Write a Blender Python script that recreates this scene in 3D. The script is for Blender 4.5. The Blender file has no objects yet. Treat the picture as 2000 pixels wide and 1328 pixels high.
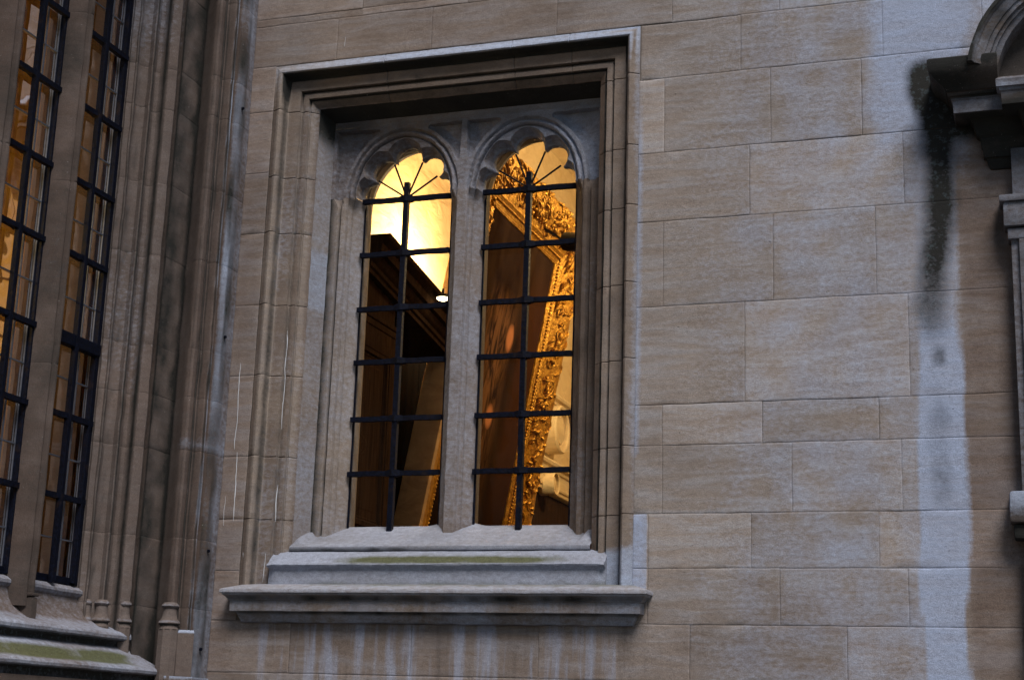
import bpy, bmesh, math, random
from mathutils import Vector, Matrix, noise
random.seed(7)
S = bpy.context.scene
# ------------------------------------------------------------------ camera, sky, sun, exposure
cam_d = bpy.data.cameras.new('camera'); cam = bpy.data.objects.new('camera', cam_d); S.collection.objects.link(cam)
S.camera = cam
yaw, pitch, roll = math.radians(19.107), math.radians(13.907), math.radians(1.917)
D = Vector((-math.sin(yaw)*math.cos(pitch), math.cos(yaw)*math.cos(pitch), math.sin(pitch)))
Rt = Vector((math.cos(yaw), math.sin(yaw), 0)); Up = Rt.cross(D)
Rr = Rt*math.cos(roll) + Up*math.sin(roll); Ur = -Rt*math.sin(roll) + Up*math.cos(roll)
Mc = Matrix((Rr, Ur, -D)).transposed().to_4x4(); Mc.translation = Vector((0, -9.5, 1.6)); cam.matrix_world = Mc
cam_d.sensor_width = 36; cam_d.lens = 3110.88/2000*36; cam_d.clip_start = 0.1; cam_d.clip_end = 2000
W = bpy.data.worlds.new('World'); S.world = W; W.use_nodes = True
wn = W.node_tree; bg = wn.nodes['Background']
sky = wn.nodes.new('ShaderNodeTexSky'); sky.sky_type = 'NISHITA'; sky.sun_disc = False
SUN_EL = 55
sky.sun_elevation = math.radians(SUN_EL)
sky.air_density = 1.6; sky.dust_density = 0.6; sky.ozone_density = 2.5
wn.links.new(sky.outputs[0], bg.inputs[0]); bg.inputs[1].default_value = 0.050
sd = bpy.data.lights.new('sun', 'SUN'); so = bpy.data.objects.new('sun', sd); S.collection.objects.link(so)
sd.energy = 3.1; sd.angle = math.radians(24); sd.color = (1.0, 0.92, 0.84)
SAZ = 145
sv = Vector((math.sin(math.radians(SAZ))*math.cos(math.radians(SUN_EL)), math.cos(math.radians(SAZ))*math.cos(math.radians(SUN_EL)), math.sin(math.radians(SUN_EL))))
sky.sun_rotation = math.radians(SAZ)
so.rotation_euler = (sv).to_track_quat('Z', 'Y').to_euler()
S.view_settings.view_transform = 'Standard'; S.view_settings.look = 'None'
S.view_settings.gamma = 1; S.view_settings.exposure = 0.22
# ------------------------------------------------------------------ object helpers
COL = S.collection
def link(o, parent=None):
    COL.objects.link(o)
    if parent: o.parent = parent
    return o
def thing(name, label, cat, loc=(0, 0, 0), group=None):
    o = bpy.data.objects.new(name, None); link(o); o.location = loc
    o['label'] = label; o['category'] = cat
    if group: o['group'] = group
    o.empty_display_size = .2
    return o
class M:
    """collects geometry in world coordinates"""
    def __init__(s): s.v = []; s.f = []; s.m = []
    def grid(s, rows, mask=None, closed=False):
        b = len(s.v); n = len(rows[0])
        for r in rows: s.v += [tuple(p) for p in r]
        for i in range(len(rows)-1):
            for j in range(n if closed else n-1):
                k = (j+1) % n
                s.f.append((b+i*n+j, b+i*n+k, b+(i+1)*n+k, b+(i+1)*n+j))
    def poly(s, pts):
        b = len(s.v); s.v += [tuple(p) for p in pts]; s.f.append(tuple(range(b, b+len(pts))))
    def box(s, a, c, bev=0):
        x0, x1 = sorted((a[0], c[0])); y0, y1 = sorted((a[1], c[1])); z0, z1 = sorted((a[2], c[2]))
        bm = bmesh.new(); bmesh.ops.create_cube(bm, size=1)
        for v in bm.verts: v.co = Vector(((x0+x1)/2+v.co.x*(x1-x0), (y0+y1)/2+v.co.y*(y1-y0), (z0+z1)/2+v.co.z*(z1-z0)))
        if bev: bmesh.ops.bevel(bm, geom=bm.edges[:], offset=bev, segments=2, affect='EDGES', profile=.6)
        s.frombm(bm)
    def frombm(s, bm, mat=None):
        b = len(s.v); bm.verts.index_update()
        for v in bm.verts: s.v.append(tuple(mat @ v.co if mat else v.co))
        for f in bm.faces: s.f.append(tuple(b+v.index for v in f.verts))
        bm.free()
    def tube(s, pts, r, n=8, cap=True, sq=False):
        pts = [Vector(p) for p in pts]; rows = []
        up = None
        for i, p in enumerate(pts):
            t = (pts[min(i+1, len(pts)-1)]-pts[max(i-1, 0)]).normalized()
            if up is None:
                up = Vector((0, 0, 1)) if abs(t.z) < .9 else Vector((1, 0, 0))
            a = t.cross(up).normalized(); up = a.cross(t).normalized()
            rr = r[i] if isinstance(r, (list, tuple)) else r
            if sq: ang = [math.pi/4+math.pi/2*k for k in range(4)]; rr = rr*1.414
            else: ang = [2*math.pi*k/n for k in range(n)]
            rows.append([p+a*math.cos(q)*rr+up*math.sin(q)*rr for q in ang])
        s.grid(rows, closed=True)
        if cap:
            s.poly(rows[0][::-1]); s.poly(rows[-1])
    def build(s, name, mat, parent=None, masks=None, smooth=True, jit=0, jf=6, weld=True):
        me = bpy.data.meshes.new(name)
        vs = s.v
        if jit:
            vs = []
            for p in s.v:
                q = Vector(p)*jf; d = noise.noise_vector(q); e = noise.noise_vector(q*5.3)
                vs.append((p[0]+(d.x+.5*e.x)*jit, p[1]+(d.y+.5*e.y)*jit, p[2]+(d.z+.5*e.z)*jit*.7))
        me.from_pydata(vs, [], s.f); me.update()
        bm = bmesh.new(); bm.from_mesh(me)
        if weld: bmesh.ops.remove_doubles(bm, verts=bm.verts[:], dist=.0002)
        bmesh.ops.recalc_face_normals(bm, faces=bm.faces[:]); bm.to_mesh(me); bm.free()
        if masks:
            a1 = me.attributes.new('m1', 'FLOAT_COLOR', 'POINT'); a2 = me.attributes.new('m2', 'FLOAT_COLOR', 'POINT')
            for i, v in enumerate(me.vertices):
                w = masks(v.co.x, v.co.y, v.co.z)
                a1.data[i].color = (w.get('wash', 0), w.get('black', 0), w.get('brown', 0), 1)
                a2.data[i].color = (w.get('moss', 0), w.get('streak', 0), w.get('tone', 0), 1)
        if smooth:
            me.polygons.foreach_set('use_smooth', [True]*len(me.polygons))
            try: me.set_sharp_from_angle(angle=math.radians(32))
            except Exception: pass
        me.materials.append(mat)
        o = bpy.data.objects.new(name, me); link(o)
        if parent:
            o.parent = parent
            w = Vector((0, 0, 0)); q = parent
            while q: w += Vector(q.location); q = q.parent
            if w.length: me.transform(Matrix.Translation(-w))
        return o
def structure(o): o['kind'] = 'structure'; return o
def sm(a, b, x):
    if a == b: return 0.
    t = max(0, min(1, (x-a)/(b-a))); return t*t*(3-2*t)
def band(x, a, b, w): return sm(a-w, a+w, x)*(1-sm(b-w, b+w, x))
def nz(x, y=0, z=0): return noise.noise(Vector((x, y, z)))
# ------------------------------------------------------------------ materials
class N:
    def __init__(s, name):
        s.m = bpy.data.materials.new(name); s.m.use_nodes = True; s.t = s.m.node_tree; s.t.nodes.clear()
        s.out = s.t.nodes.new('ShaderNodeOutputMaterial')
        s.pos = s.t.nodes.new('ShaderNodeNewGeometry').outputs['Position']
    def n(s, ty): return s.t.nodes.new('ShaderNode'+ty)
    def l(s, a, b): s.t.links.new(a, b)
    def setin(s, inp, v):
        if isinstance(v, (int, float)): inp.default_value = v
        elif isinstance(v, (tuple, list)):
            inp.default_value = tuple(v)+((1,) if len(v) == 3 and len(inp.default_value) == 4 else ())
        else: s.l(v, inp)
    def noise(s, sc, scale=(1, 1, 1), det=4, rough=.55, off=0, dist=0, rot=(0, 0, 0), w=None):
        mp = s.n('Mapping'); s.l(s.pos, mp.inputs[0]); mp.inputs['Scale'].default_value = scale
        mp.inputs['Location'].default_value = (off, off*.7, off*1.3); mp.inputs['Rotation'].default_value = rot
        t = s.n('TexNoise')
        if w is not None: t.noise_dimensions = '4D'; s.l(w, t.inputs['W'])
        s.l(mp.outputs[0], t.inputs['Vector']); t.inputs['Scale'].default_value = sc
        t.inputs['Detail'].default_value = det; t.inputs['Roughness'].default_value = rough
        t.inputs['Distortion'].default_value = dist
        return t.outputs['Fac']
    def math(s, op, a, b=0, c=0, clamp=False):
        m = s.n('Math'); m.operation = op; m.use_clamp = clamp
        s.setin(m.inputs[0], a); s.setin(m.inputs[1], b); s.setin(m.inputs[2], c); return m.outputs[0]
    def rng(s, v, a, b, c=0., d=1.):
        r = s.n('MapRange'); r.clamp = True; s.setin(r.inputs[0], v)
        for i, q in zip((1, 2, 3, 4), (a, b, c, d)): s.setin(r.inputs[i], q)
        return r.outputs[0]
    def mix(s, f, a, b, mode='MIX'):
        m = s.n('MixRGB'); m.blend_type = mode; s.setin(m.inputs[0], f); s.setin(m.inputs[1], a); s.setin(m.inputs[2], b)
        return m.outputs[0]
    def attr(s, name):
        a = s.n('Attribute'); a.attribute_name = name
        sp = s.n('SeparateColor'); s.l(a.outputs['Color'], sp.inputs[0]); return sp.outputs
    def finish(s, col, rough=.85, metal=0, bump=None, dist=.004, strength=1, **kw):
        p = s.n('BsdfPrincipled'); s.setin(p.inputs['Base Color'], col); s.setin(p.inputs['Roughness'], rough)
        s.setin(p.inputs['Metallic'], metal)
        for k, v in kw.items(): s.setin(p.inputs[k.replace('_', ' ')], v)
        if bump is not None:
            b = s.n('Bump'); b.inputs['Distance'].default_value = dist; b.inputs['Strength'].default_value = strength
            s.l(bump, b.inputs['Height']); s.l(b.outputs[0], p.inputs['Normal'])
        s.l(p.outputs[0], s.out.inputs[0]); return s.m

def stone(name, base, alt, grey, strata=.5, pit=1., wash=(.31, .37, .50), brown=(.42, .34, .30), tonew=.3, rough_bump=1.):
    g = N(name); A = g.attr('m1'); B = g.attr('m2')
    big = g.noise(1.1, det=5); mid = g.noise(4.5, det=5, off=3)
    st = g.noise(2.2, (1, 1, 7.5), det=7, rough=.62, dist=.5, off=9, rot=(0, .07, 0), w=g.math('MULTIPLY', B[2], 6.))
    fine = g.noise(190, det=3, rough=.75); med = g.noise(26, (1, 1, 1.6), det=6, rough=.65, off=5)
    vert = g.noise(1., (9.5, 9.5, .8), det=4, rough=.6, off=2)
    col = g.mix(g.rng(big, .35, .65), base, alt)
    col = g.mix(g.math('MULTIPLY', g.rng(st, .44, .62), strata), col, grey)
    col = g.mix(g.math('MULTIPLY', g.rng(st, .42, .33), strata*.6), col, g.mix(1, col, (.78, .72, .68), 'MULTIPLY'))
    tone = g.math('ADD', g.math('MULTIPLY', g.math('SUBTRACT', B[2], .0), tonew), 1.)
    col = g.mix(1, col, g.mix(0, tone, tone), 'MULTIPLY')
    col = g.mix(g.math('MULTIPLY', g.rng(mid, .3, .75), .30), col, g.mix(1, col, (.62, .58, .56), 'MULTIPLY'))
    # brown dirt, plus shade bands painted on the surround mouldings
    bf = g.math('MULTIPLY', A[2], g.rng(mid, .15, .6, .6, 1.), clamp=True)
    col = g.mix(bf, col, g.mix(1, col, brown, 'MULTIPLY'))
    # pale wash
    wf = g.math('ADD', g.math('MULTIPLY', A[0], 1.25), g.math('MULTIPLY', g.math('SUBTRACT', med, .5), .9))
    wf = g.math('MULTIPLY', g.rng(wf, .12, .95), g.rng(A[0], 0, .12))
    wf = g.math('MULTIPLY', wf, g.rng(st, .3, .6, .72, 1.))
    col = g.mix(wf, col, wash)
    # rain streaks
    sf = g.math('MULTIPLY', g.rng(vert, .52, .66), B[1]); col = g.mix(g.math('MULTIPLY', sf, .52), col, wash)
    df = g.math('MULTIPLY', g.rng(vert, .46, .30), B[1]); col = g.mix(g.math('MULTIPLY', df, .45), col, (.06, .05, .046))
    # algae, plus shade painted into grooves and soffits
    kf = g.math('ADD', A[1], g.math('MULTIPLY', g.math('SUBTRACT', g.math('ADD', g.math('MULTIPLY', med, .6), g.math('MULTIPLY', mid, .6)), .6), 1.3)); kf = g.math('MULTIPLY', g.rng(kf, .15, .85), g.rng(A[1], 0, .1))
    alg_shade = g.mix(g.math('MULTIPLY', g.rng(g.noise(34, det=5, off=8), .54, .64), g.rng(A[0], .1, .4)), g.mix(g.rng(mid, .35, .6), (.007, .008, .009), (.016, .017, .016)), (.045, .06, .07))
    col = g.mix(kf, col, alg_shade)
    mf = g.math('ADD', B[0], g.math('MULTIPLY', g.math('SUBTRACT', g.noise(14, (.6, .6, 1), det=6, off=1), .5), 1.2)); mf = g.math('MULTIPLY', g.math('MULTIPLY', g.rng(mf, .2, 1.05), .92), g.rng(B[0], 0, .1))
    col = g.mix(mf, col, g.mix(g.rng(fine, .4, .6), (.036, .044, .012), (.085, .092, .024)))
    # pits, grains
    pf = g.rng(g.noise(48, (1, 1, 1.4), det=4, rough=.7, off=4), .66, .74)
    col = g.mix(g.math('MULTIPLY', pf, .62*pit), col, (.045, .038, .036))
    lf = g.rng(g.noise(70, det=2, off=14), .72, .78); col = g.mix(g.math('MULTIPLY', lf, .3*pit), col, (.50, .49, .50))
    col = g.mix(1, col, g.mix(g.rng(fine, .25, .75), (.60, .59, .59), (1.4, 1.4, 1.4)), 'MULTIPLY')
    col = g.mix(1, col, g.mix(g.rng(med, .3, .7), (.84, .83, .83), (1.12, 1.12, 1.12)), 'MULTIPLY')
    h = g.math('ADD', g.math('MULTIPLY', med, .38), g.math('MULTIPLY', fine, .30))
    h = g.math('SUBTRACT', h, g.math('MULTIPLY', pf, .35)); h = g.math('ADD', h, g.math('MULTIPLY', st, .35))
    return g.finish(col, rough=.92, bump=h, dist=.008*rough_bump, strength=.9)
ASH = stone('ashlar_limestone', (.300, .258, .232), (.240, .208, .190), (.325, .318, .335), strata=.8, tonew=.32, wash=(.34, .41, .58), brown=(.50, .42, .39))
FRM = stone('moulded_limestone', (.290, .245, .208), (.235, .200, .178), (.27, .26, .27), strata=.35, tonew=.2)
TRC = stone('tracery_limestone', (.215, .182, .165), (.170, .145, .138), (.215, .205, .225), strata=.5, tonew=.2, pit=1.2)
SIL = stone('sill_limestone', (.235, .25, .295), (.20, .21, .245), (.27, .29, .35), strata=.5, pit=1.1, wash=(.28, .32, .42))
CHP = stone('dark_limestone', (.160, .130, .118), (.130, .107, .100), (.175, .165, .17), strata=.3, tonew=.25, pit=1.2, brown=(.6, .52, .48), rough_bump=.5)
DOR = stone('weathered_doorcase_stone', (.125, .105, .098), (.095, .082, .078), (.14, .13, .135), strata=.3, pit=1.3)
def mortar():
    g = N('dark_mortar'); n = g.noise(40); return g.finish(g.mix(n, (.12, .10, .088), (.20, .17, .15)), .95, bump=n)
MOR = mortar()
def iron():
    g = N('navy_painted_iron'); n = g.noise(60, det=5); m = g.noise(9)
    c = g.mix(g.rng(n, .4, .7), (.0012, .002, .006), (.0035, .0065, .021)); c = g.mix(g.rng(m, .6, .75, 0, .5), c, (.03, .018, .012))
    return g.finish(c, g.rng(n, .3, .7, .5, .8), 0, bump=n, dist=.003, Specular_IOR_Level=.12)
IRN = iron()
def lead():
    g = N('weathered_lead'); n = g.noise(50); return g.finish(g.mix(n, (.05, .06, .09), (.15, .17, .22)), .6, .4, bump=n, dist=.002)
LED = lead()
def glass():
    g = N('window_glass'); tr = g.n('BsdfTransparent'); gl = g.n('BsdfGlossy'); gl.inputs['Roughness'].default_value = .03
    tr.inputs[0].default_value = (.93, .95, .93, 1)
    fr = g.n('Fresnel'); fr.inputs[0].default_value = 1.45; mx = g.n('MixShader')
    b = g.n('Bump'); b.inputs['Distance'].default_value = .010; g.l(g.noise(2.5, det=2), b.inputs['Height']); g.l(b.outputs[0], gl.inputs['Normal'])
    g.l(g.math('MULTIPLY', fr.outputs[0], .8), mx.inputs[0]); g.l(tr.outputs[0], mx.inputs[1]); g.l(gl.outputs[0], mx.inputs[2]); g.l(mx.outputs[0], g.out.inputs[0])
    return g.m
GLS = glass()
def plaster(name, a, b):
    g = N(name); n = g.noise(3, (1, 1, 2.2), det=6, dist=1.2); f = g.noise(45, det=4)
    return g.finish(g.mix(g.rng(n, .35, .68), a, b), .8, bump=g.math('ADD', n, g.math('MULTIPLY', f, .15)), dist=.03, strength=.5)
PLS = plaster('cream_plaster', (.72, .58, .36), (.60, .46, .27))
def wood():
    g = N('dark_oak'); n = g.noise(3, (14, 14, 1), det=6, dist=.6); f = g.noise(60, (1, 1, .1), det=4)
    return g.finish(g.mix(g.rng(n, .3, .7), (.020, .012, .008), (.046, .026, .017)), .5, bump=f, dist=.002, Specular_IOR_Level=0.)
OAK = wood()
def gold():
    g = N('carved_gilding'); n = g.noise(22, det=6, rough=.65); f = g.noise(70, det=3)
    c = g.mix(g.rng(n, .35, .7), (.30, .135, .016), (.66, .37, .055))
    return g.finish(c, g.rng(f, .3, .7, .25, .5), .75, bump=g.math('ADD', n, g.math('MULTIPLY', f, .3)), dist=.02, strength=.7)
GLD = gold()
def emis(name, c, k):
    g = N(name); e = g.n('Emission'); e.inputs[0].default_value = (*c, 1); e.inputs[1].default_value = k; g.l(e.outputs[0], g.out.inputs[0]); return g.m
LMP = emis('lit_lamp_glass', (1, .78, .45), 14)
def simple(name, c, r=.6, m=0): g = N(name); return g.finish(c, r, m)
BLK = simple('matt_black_metal', (.012, .011, .011), .45, .3)
BLK2 = N('recess_shade_black'); BLK2 = BLK2.finish((.003, .0025, .0025), .95, Specular_IOR_Level=0.)  # near-black colour that paints the shade of the doorway opening
WHT = simple('dried_droppings', (.62, .66, .74), .9)
# ------------------------------------------------------------------ ground
def paving():
    g = N('wet_paving'); n = g.noise(2, det=6); b = g.n('TexBrick'); g.l(g.pos, b.inputs['Vector']); b.inputs['Scale'].default_value = 1.6
    b.inputs['Color1'].default_value = (.045, .042, .042, 1); b.inputs['Color2'].default_value = (.06, .056, .054, 1); b.inputs['Mortar'].default_value = (.02, .02, .02, 1)
    return g.finish(g.mix(g.math('MULTIPLY', n, .5), b.outputs[0], (.03, .03, .03)), .7, bump=n)
m = M(); m.poly([(-400, -400, 0), (400, -400, 0), (400, 400, 0), (-400, 400, 0)])
structure(m.build('pavement', paving(), smooth=False))

# =================================================================== PALE BUILDING
XL, XR, ZT = -5.152, -2.463, 6.20          # outer edges of the window surround
bld = thing('stone_building', 'pale ashlar building wall holding the arched two-light window and the pedimented doorcase', 'building')
def wallmask(x, y, z):
    w = {}
    n = nz(x*2.1, 3, z*1.3)*.06; n2 = nz(x*6, 9, z*5)
    # run-off column at the right
    cx = -.615 + nz(7, 0, z*1.1)*.03; hw = .135 + .03*nz(3, 1, z*1.6)
    colm = band(x+n*.3, cx-hw+.015, cx+hw, .015)
    w['wash'] = colm*sm(4.25, 3.75, z)*(1.1) + colm*.45*sm(3.7, 4.3, z)*sm(5.6, 5.0, z)
    w['wash'] = max(w['wash'], .26*band(x, cx-hw-.09, cx+hw, .03)*sm(5.0, 3.6, z))
    w['wash'] = max(w['wash'], (.85*sm(-1.15, -.75, x+.12*n2)*(1-sm(-.50, -.30, x)) + .55*sm(-1.0, -.5, x)*sm(5.7, 6.1, z))*sm(4.9, 5.45, z+.15*n2))
    w['wash'] = max(w['wash'], .27*sm(-2.6, -1.2, x)*sm(-.5, -.7, x)*(1+n2))
    if z > 3.3: w['wash'] = max(w['wash'], .5*band(x+n*.15, -2.50, -2.44, .008)*sm(6.0, 5.2, z))
    if z < 2.944: w['wash'] = max(w['wash'], .7*band(x, -2.6, -2.375, .01)*sm(2.44, 2.5, z))
    # algae
    kx = -.605+.055*sm(4.3, 5.0, z)+.02*nz(5, 5, z*2)-.085*sm(5.25, 5.55, z)
    k = 1.15*band(x, kx-.105, kx+.075, .075)*sm(3.7, 4.45, z)*sm(5.82, 5.66, z)*(.80+.25*sm(4.9, 5.6, z))
    k = max(k, .30*band(x, cx-.07, cx+.06, .05)*band(z, 2.98, 3.75, .15))
    k = max(k, band(x, -.64, -.57, .03)*band(z, 3.80, 3.93, .05)*.6)
    k = max(k, band(x, -.58, -.30, .05)*band(z, 5.2, 5.62, .1))
    k = max(k, .55*band(x, -.30, -.16, .05)*sm(4.95, 5.15, z)*sm(5.9, 5.3, z))
    k = max(k, .5*band(x, -.27, -.2, .02)*band(z, 4.5, 4.75, .06))
    w['black'] = k
    w['brown'] = max(.85*sm(-.53, -.44, x+n*.5)*sm(5.4, 5.1, z), .75*sm(-4.9, -5.3, x), .5*sm(-1.5, -3.6, x)*sm(5.9, 6.3, z), .55*sm(-2.4, -2.7, x)*sm(2.3, 2.2, z))
    w['brown'] = max(w['brown'], .35*sm(2.6, 2.2, z))
    w['streak'] = band(x, -5.0, -2.42, .1)*band(z, 1.72, 2.35, .12)
    if colm < .2 and z < 3.9: w['wash'] *= 1-.8*sm(-.46, -.42, x)
    w['tone'] = blk_tone
    return w
blk_tone = 0
tones = {}
wall_m = M(); wall_tone = []
def block(x0, x1, z0, z1, yoff=None, g=None, st=.035):
    g = g or random.choice((.0002, .0004, .0007, .0012))
    t = random.uniform(-1, .8); yo = random.uniform(-.0015, .0015) if yoff is None else yoff
    def ax(a, b):
        n = max(2, int((b-a)/st)); return [a+g, a+g+.003, a+g+.012]+[a+g+.012+(b-a-2*g-.024)*i/n for i in range(1, n)]+[b-g-.012, b-g-.003, b-g]
    X, Z = ax(x0, x1), ax(z0, z1); rows = []
    for i, z in enumerate(Z):
        r = []
        for j, x in enumerate(X):
            rim = i in (0, len(Z)-1) or j in (0, len(X)-1)
            chip = max(0, nz(x*9, 2, z*9)-.25)*.012 if rim or i in (1, len(Z)-2) or j in (1, len(X)-2) else 0
            r.append((x+nz(x*12, 5, z*12)*.0022, (.0018 if rim else 0)+yo+nz(x*3.1, t*9, z*3.1)*.0035+chip, z+nz(x*7, 8, z*12)*.003))
        rows.append(r)
    wall_m.grid(rows); wall_tone.extend([t]*(len(X)*len(Z)))
courses = [(6.58, 7.0, [-5.34, -4.5, -3.6, -2.7, -1.9, -1.2, -.5, .3, 1.5, 2.6]),
 (6.206, 6.524, [-5.34, -4.683, -3.96, -3.047, -2.245]), (6.20, 6.58, [-2.245, -1.537, -.6, .3, 1.2, 2.6]),
 (5.81, 6.20, [-2.455, -1.788, -.889, -.283, .6, 1.5, 2.6]), (5.295, 5.81, [-2.463, -2.293, -1.598, -1.025, -.1, .8, 1.7, 2.6]),
 (4.825, 5.295, [-2.463, -1.734, -.782, .1, 1.1, 2.6]), (4.26, 4.825, [-2.463, -2.29, -1.588, -.959, -.1, .9, 2.6]),
 (3.626, 4.26, [-2.463, -1.767, -.779, .3, 1.2, 2.6]), (3.367, 3.626, [-2.463, -2.286, -1.661, -.964, .0, .9, 2.6]),
 (2.944, 3.367, [-2.463, -2.283, -1.484, -.84, .2, 1.1, 2.6]), (2.611, 2.944, [-2.463, -2.367, -1.733, -.98, .0, .8, 2.6]),
 (2.275, 2.611, [-2.463, -2.367, -1.563, -.82, .2, 1.1, 2.6]),
 (1.94, 2.275, [-5.34, -4.75, -3.9, -3.05, -2.104, -1.175, -.2, .8, 2.6])]
for z0, z1, xs in courses:
    for a, b in zip(xs, xs[1:]): block(a, b, z0, z1)
for a, b in zip([-5.34, -4.5, -3.7, -2.9], [-4.5, -3.7, -2.9, -2.245]): block(a, b, 6.524, 6.58)
zz = 1.94
while zz > .05:
    h = min(random.choice((.28, .34, .42)), zz); x = -5.34
    while x < 2.6: w_ = random.uniform(.6, 1.1); block(x, min(x+w_, 2.6), zz-h, zz, st=.12); x += w_
    zz -= h
zz = 7.0
while zz < 9: 
    x = -5.34
    while x < 2.6: w_ = random.uniform(.6, 1.1); block(x, min(x+w_, 2.6), zz, zz+.4, st=.12); x += w_
    zz += .4
lz = [2.275, 2.6, 2.944, 3.37, 3.93, 4.43, 4.95, 5.40, 5.86, 6.206]
for a, b in zip(lz, lz[1:]): block(-5.34, XL, a, b)
# tone lookup survives the weld because vertices keep their order
def build_wall():
    global blk_tone
    me = bpy.data.meshes.new('wall'); me.from_pydata(wall_m.v, [], wall_m.f); me.update()
    a1 = me.attributes.new('m1', 'FLOAT_COLOR', 'POINT'); a2 = me.attributes.new('m2', 'FLOAT_COLOR', 'POINT')
    for i, v in enumerate(wall_m.v):
        blk_tone = wall_tone[i]; w = wallmask(*v)
        a1.data[i].color = (w['wash'], w['black'], w['brown'], 1); a2.data[i].color = (0, w['streak'], w['tone'], 1)
    me.polygons.foreach_set('use_smooth', [True]*len(me.polygons))
    # mortar and masonry core, second material
    c = M()
    def sheet(x0, x1, z0, z1): c.poly([(x0, .0065, z0), (x1, .0065, z0), (x1, .0065, z1), (x0, .0065, z1)])
    sheet(-5.34, XL, 2.3, 6.2); sheet(XR, 2.6, 2.3, 6.2); sheet(-5.34, 2.6, 6.2, 9); sheet(-5.34, 2.6, 0, 2.3)
    c.box((-5.7, .16, 0), (-4.865, .75, 9)); c.box((-2.75, .16, 0), (2.6, .75, 9))
    c.box((-4.865, .16, 5.92), (-2.75, .75, 9)); c.box((-4.865, .16, 0), (-2.75, .75, 2.72))
    me.materials.append(ASH)
    o = bpy.data.objects.new('wall', me); link(o, bld)
    c.build('wall_core', MOR, bld, smooth=False)
    return o
wall_o = build_wall()

# ---- window: tracery head is the part, everything else hangs below it
CX = (-4.255, -3.34); ZS = 5.27; ZTOP = 5.80
def lobes(big=0):
    return [((0, .285), .104+big*.033), ((.176, .210), .0935+big*.039), ((-.176, .210), .0935+big*.039),
            ((.251, .050), .0885+big*.028), ((-.251, .050), .0885+big*.028)]
def foil(th, big=0):
    dx, dz = math.cos(th), math.sin(th); best = 0
    for (a, b), r in lobes(big):
        bq = a*dx+b*dz; disc = bq*bq-(a*a+b*b-r*r)
        if disc >= 0: best = max(best, bq+math.sqrt(disc))
    return best
def ell(th, a, b): return 1/math.sqrt((math.cos(th)/a)**2+(math.sin(th)/b)**2)
def rect(th, l, r, t):
    dx, dz = math.cos(th), math.sin(th); c = []
    if dx > 1e-6: c.append(r/dx)
    if dx < -1e-6: c.append(-l/dx)
    if dz > 1e-6: c.append(t/dz)
    return min(c)
def head_col(th, l, r):
    """list of (radius, y) from the opening outwards"""
    r0 = foil(th); ri = ell(th, .362, .430); r1 = min(foil(th, 1), ri-.004); r1 = max(r1, r0+.003)
    R = [(r0+.01, .47), (r0, .455), (r0, .412), (r0+.003, .405)]
    for u in (.12, .3, .5, .7, .86, .96, 1): R.append((r0+(r1-r0)*u+.003*(1-u), .316+.088*(1-u**2.4)))
    R += [(max(r1+.003, ri-.004), .316), (ri+.001, .330), (ell(th, .372, .440), .333)]
    for k in range(7):
        q = math.pi*k/6; e = .5-.5*math.cos(q); R.append((ell(th, .374+.030*e, .442+.030*e), .318-.026*math.sin(q)))
    R += [(ell(th, .408, .476), .322), (ell(th, .414, .484), .318), (ell(th, .424, .496), .298)]
    ro = R[-1][0]; re = rect(th, l, r, ZTOP-ZS)
    re = max(re, ro+.001); a, b = ro+.022, re-.030
    d = 0
    if b-a > .03: d = min(.045, (b-a)*.55)
    else: a = b = (ro+re)/2
    R += [(a, .295), (a+.010*(d > 0), .295+d), (max(b-.010*(d > 0), a+.0101*(d > 0)), .295+d), (b, .295), (re, .295)]
    return R
def jamb_col(edge):
    R = [(.350, .47), (.340, .455), (.340, .430), (.341, .424)]
    for u in (.12, .3, .5, .7, .86, .96, 1): R.append((.343+.045*u, .418-.056*u))
    R += [(.390, .360), (.391, .362), (.392, .360)]
    for k in range(7):
        q = math.pi*k/6; e = .5-.5*math.cos(q); R.append((.393+.020*e, .352-.030*e-.008*math.sin(q)))
    R += [(.414, .322), (.416, .316), (.421, .298)]
    R += [(.425, .295), (.430, .295), (.435, .295), (.440, .295), (edge, .295)] if edge < .5 else [(.430, .293), (.452, .291), (.466, .318), (.482, .288), (edge, .300)]
    return R
def mk_tone(scale, amp=1): return lambda x, y, z: {'tone': nz(x*.8, 1, z*.8)*amp}
tr = M(); mull = M(); jambs = M(); jambs2 = M()
for i, cx in enumerate(CX):
    l, r = (.545, .4575) if i == 0 else (.4575, .545)
    NT = 260; rows = []
    ths = [math.pi*k/NT for k in range(NT+1)]
    ths = [max(.0005, min(math.pi-.0005, t)) for t in ths]
    for th in ths:
        c = head_col(th, l, r); rows.append([(cx+rr*math.cos(th), y, ZS+rr*math.sin(th)) for rr, y in c])
    tr.grid(rows)
    # fill corner gap above rect is exact; straight parts below the springing
    for sgn, edge in ((1, r), (-1, l)):
        hc = head_col(.0005 if sgn > 0 else math.pi-.0005, l, r); jc = jamb_col(edge)
        zs = [ZS, ZS-.012, ZS-.03, ZS-.055, ZS-.08] + [ZS-.08-(ZS-.08-2.83)*k/60 for k in range(1, 61)]
        rows = []
        for k, z in enumerate(zs):
            t = sm(0, 4, k)
            js = 0
            for zj in (4.62, 3.96, 3.36): js = max(js, max(0, 1-abs(z-zj)/.012)*.004)
            rows.append([(cx+sgn*(a[0]+(b[0]-a[0])*t), a[1]+(b[1]-a[1])*t+js, z) for a, b in zip(hc, jc)])
        inner = (i == 0 and sgn > 0) or (i == 1 and sgn < 0)
        (mull if inner else (jambs, jambs2)[i]).grid(rows)
tr.box((-4.86, .30, 5.801), (-2.74, .60, 5.93))
win = None
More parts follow.
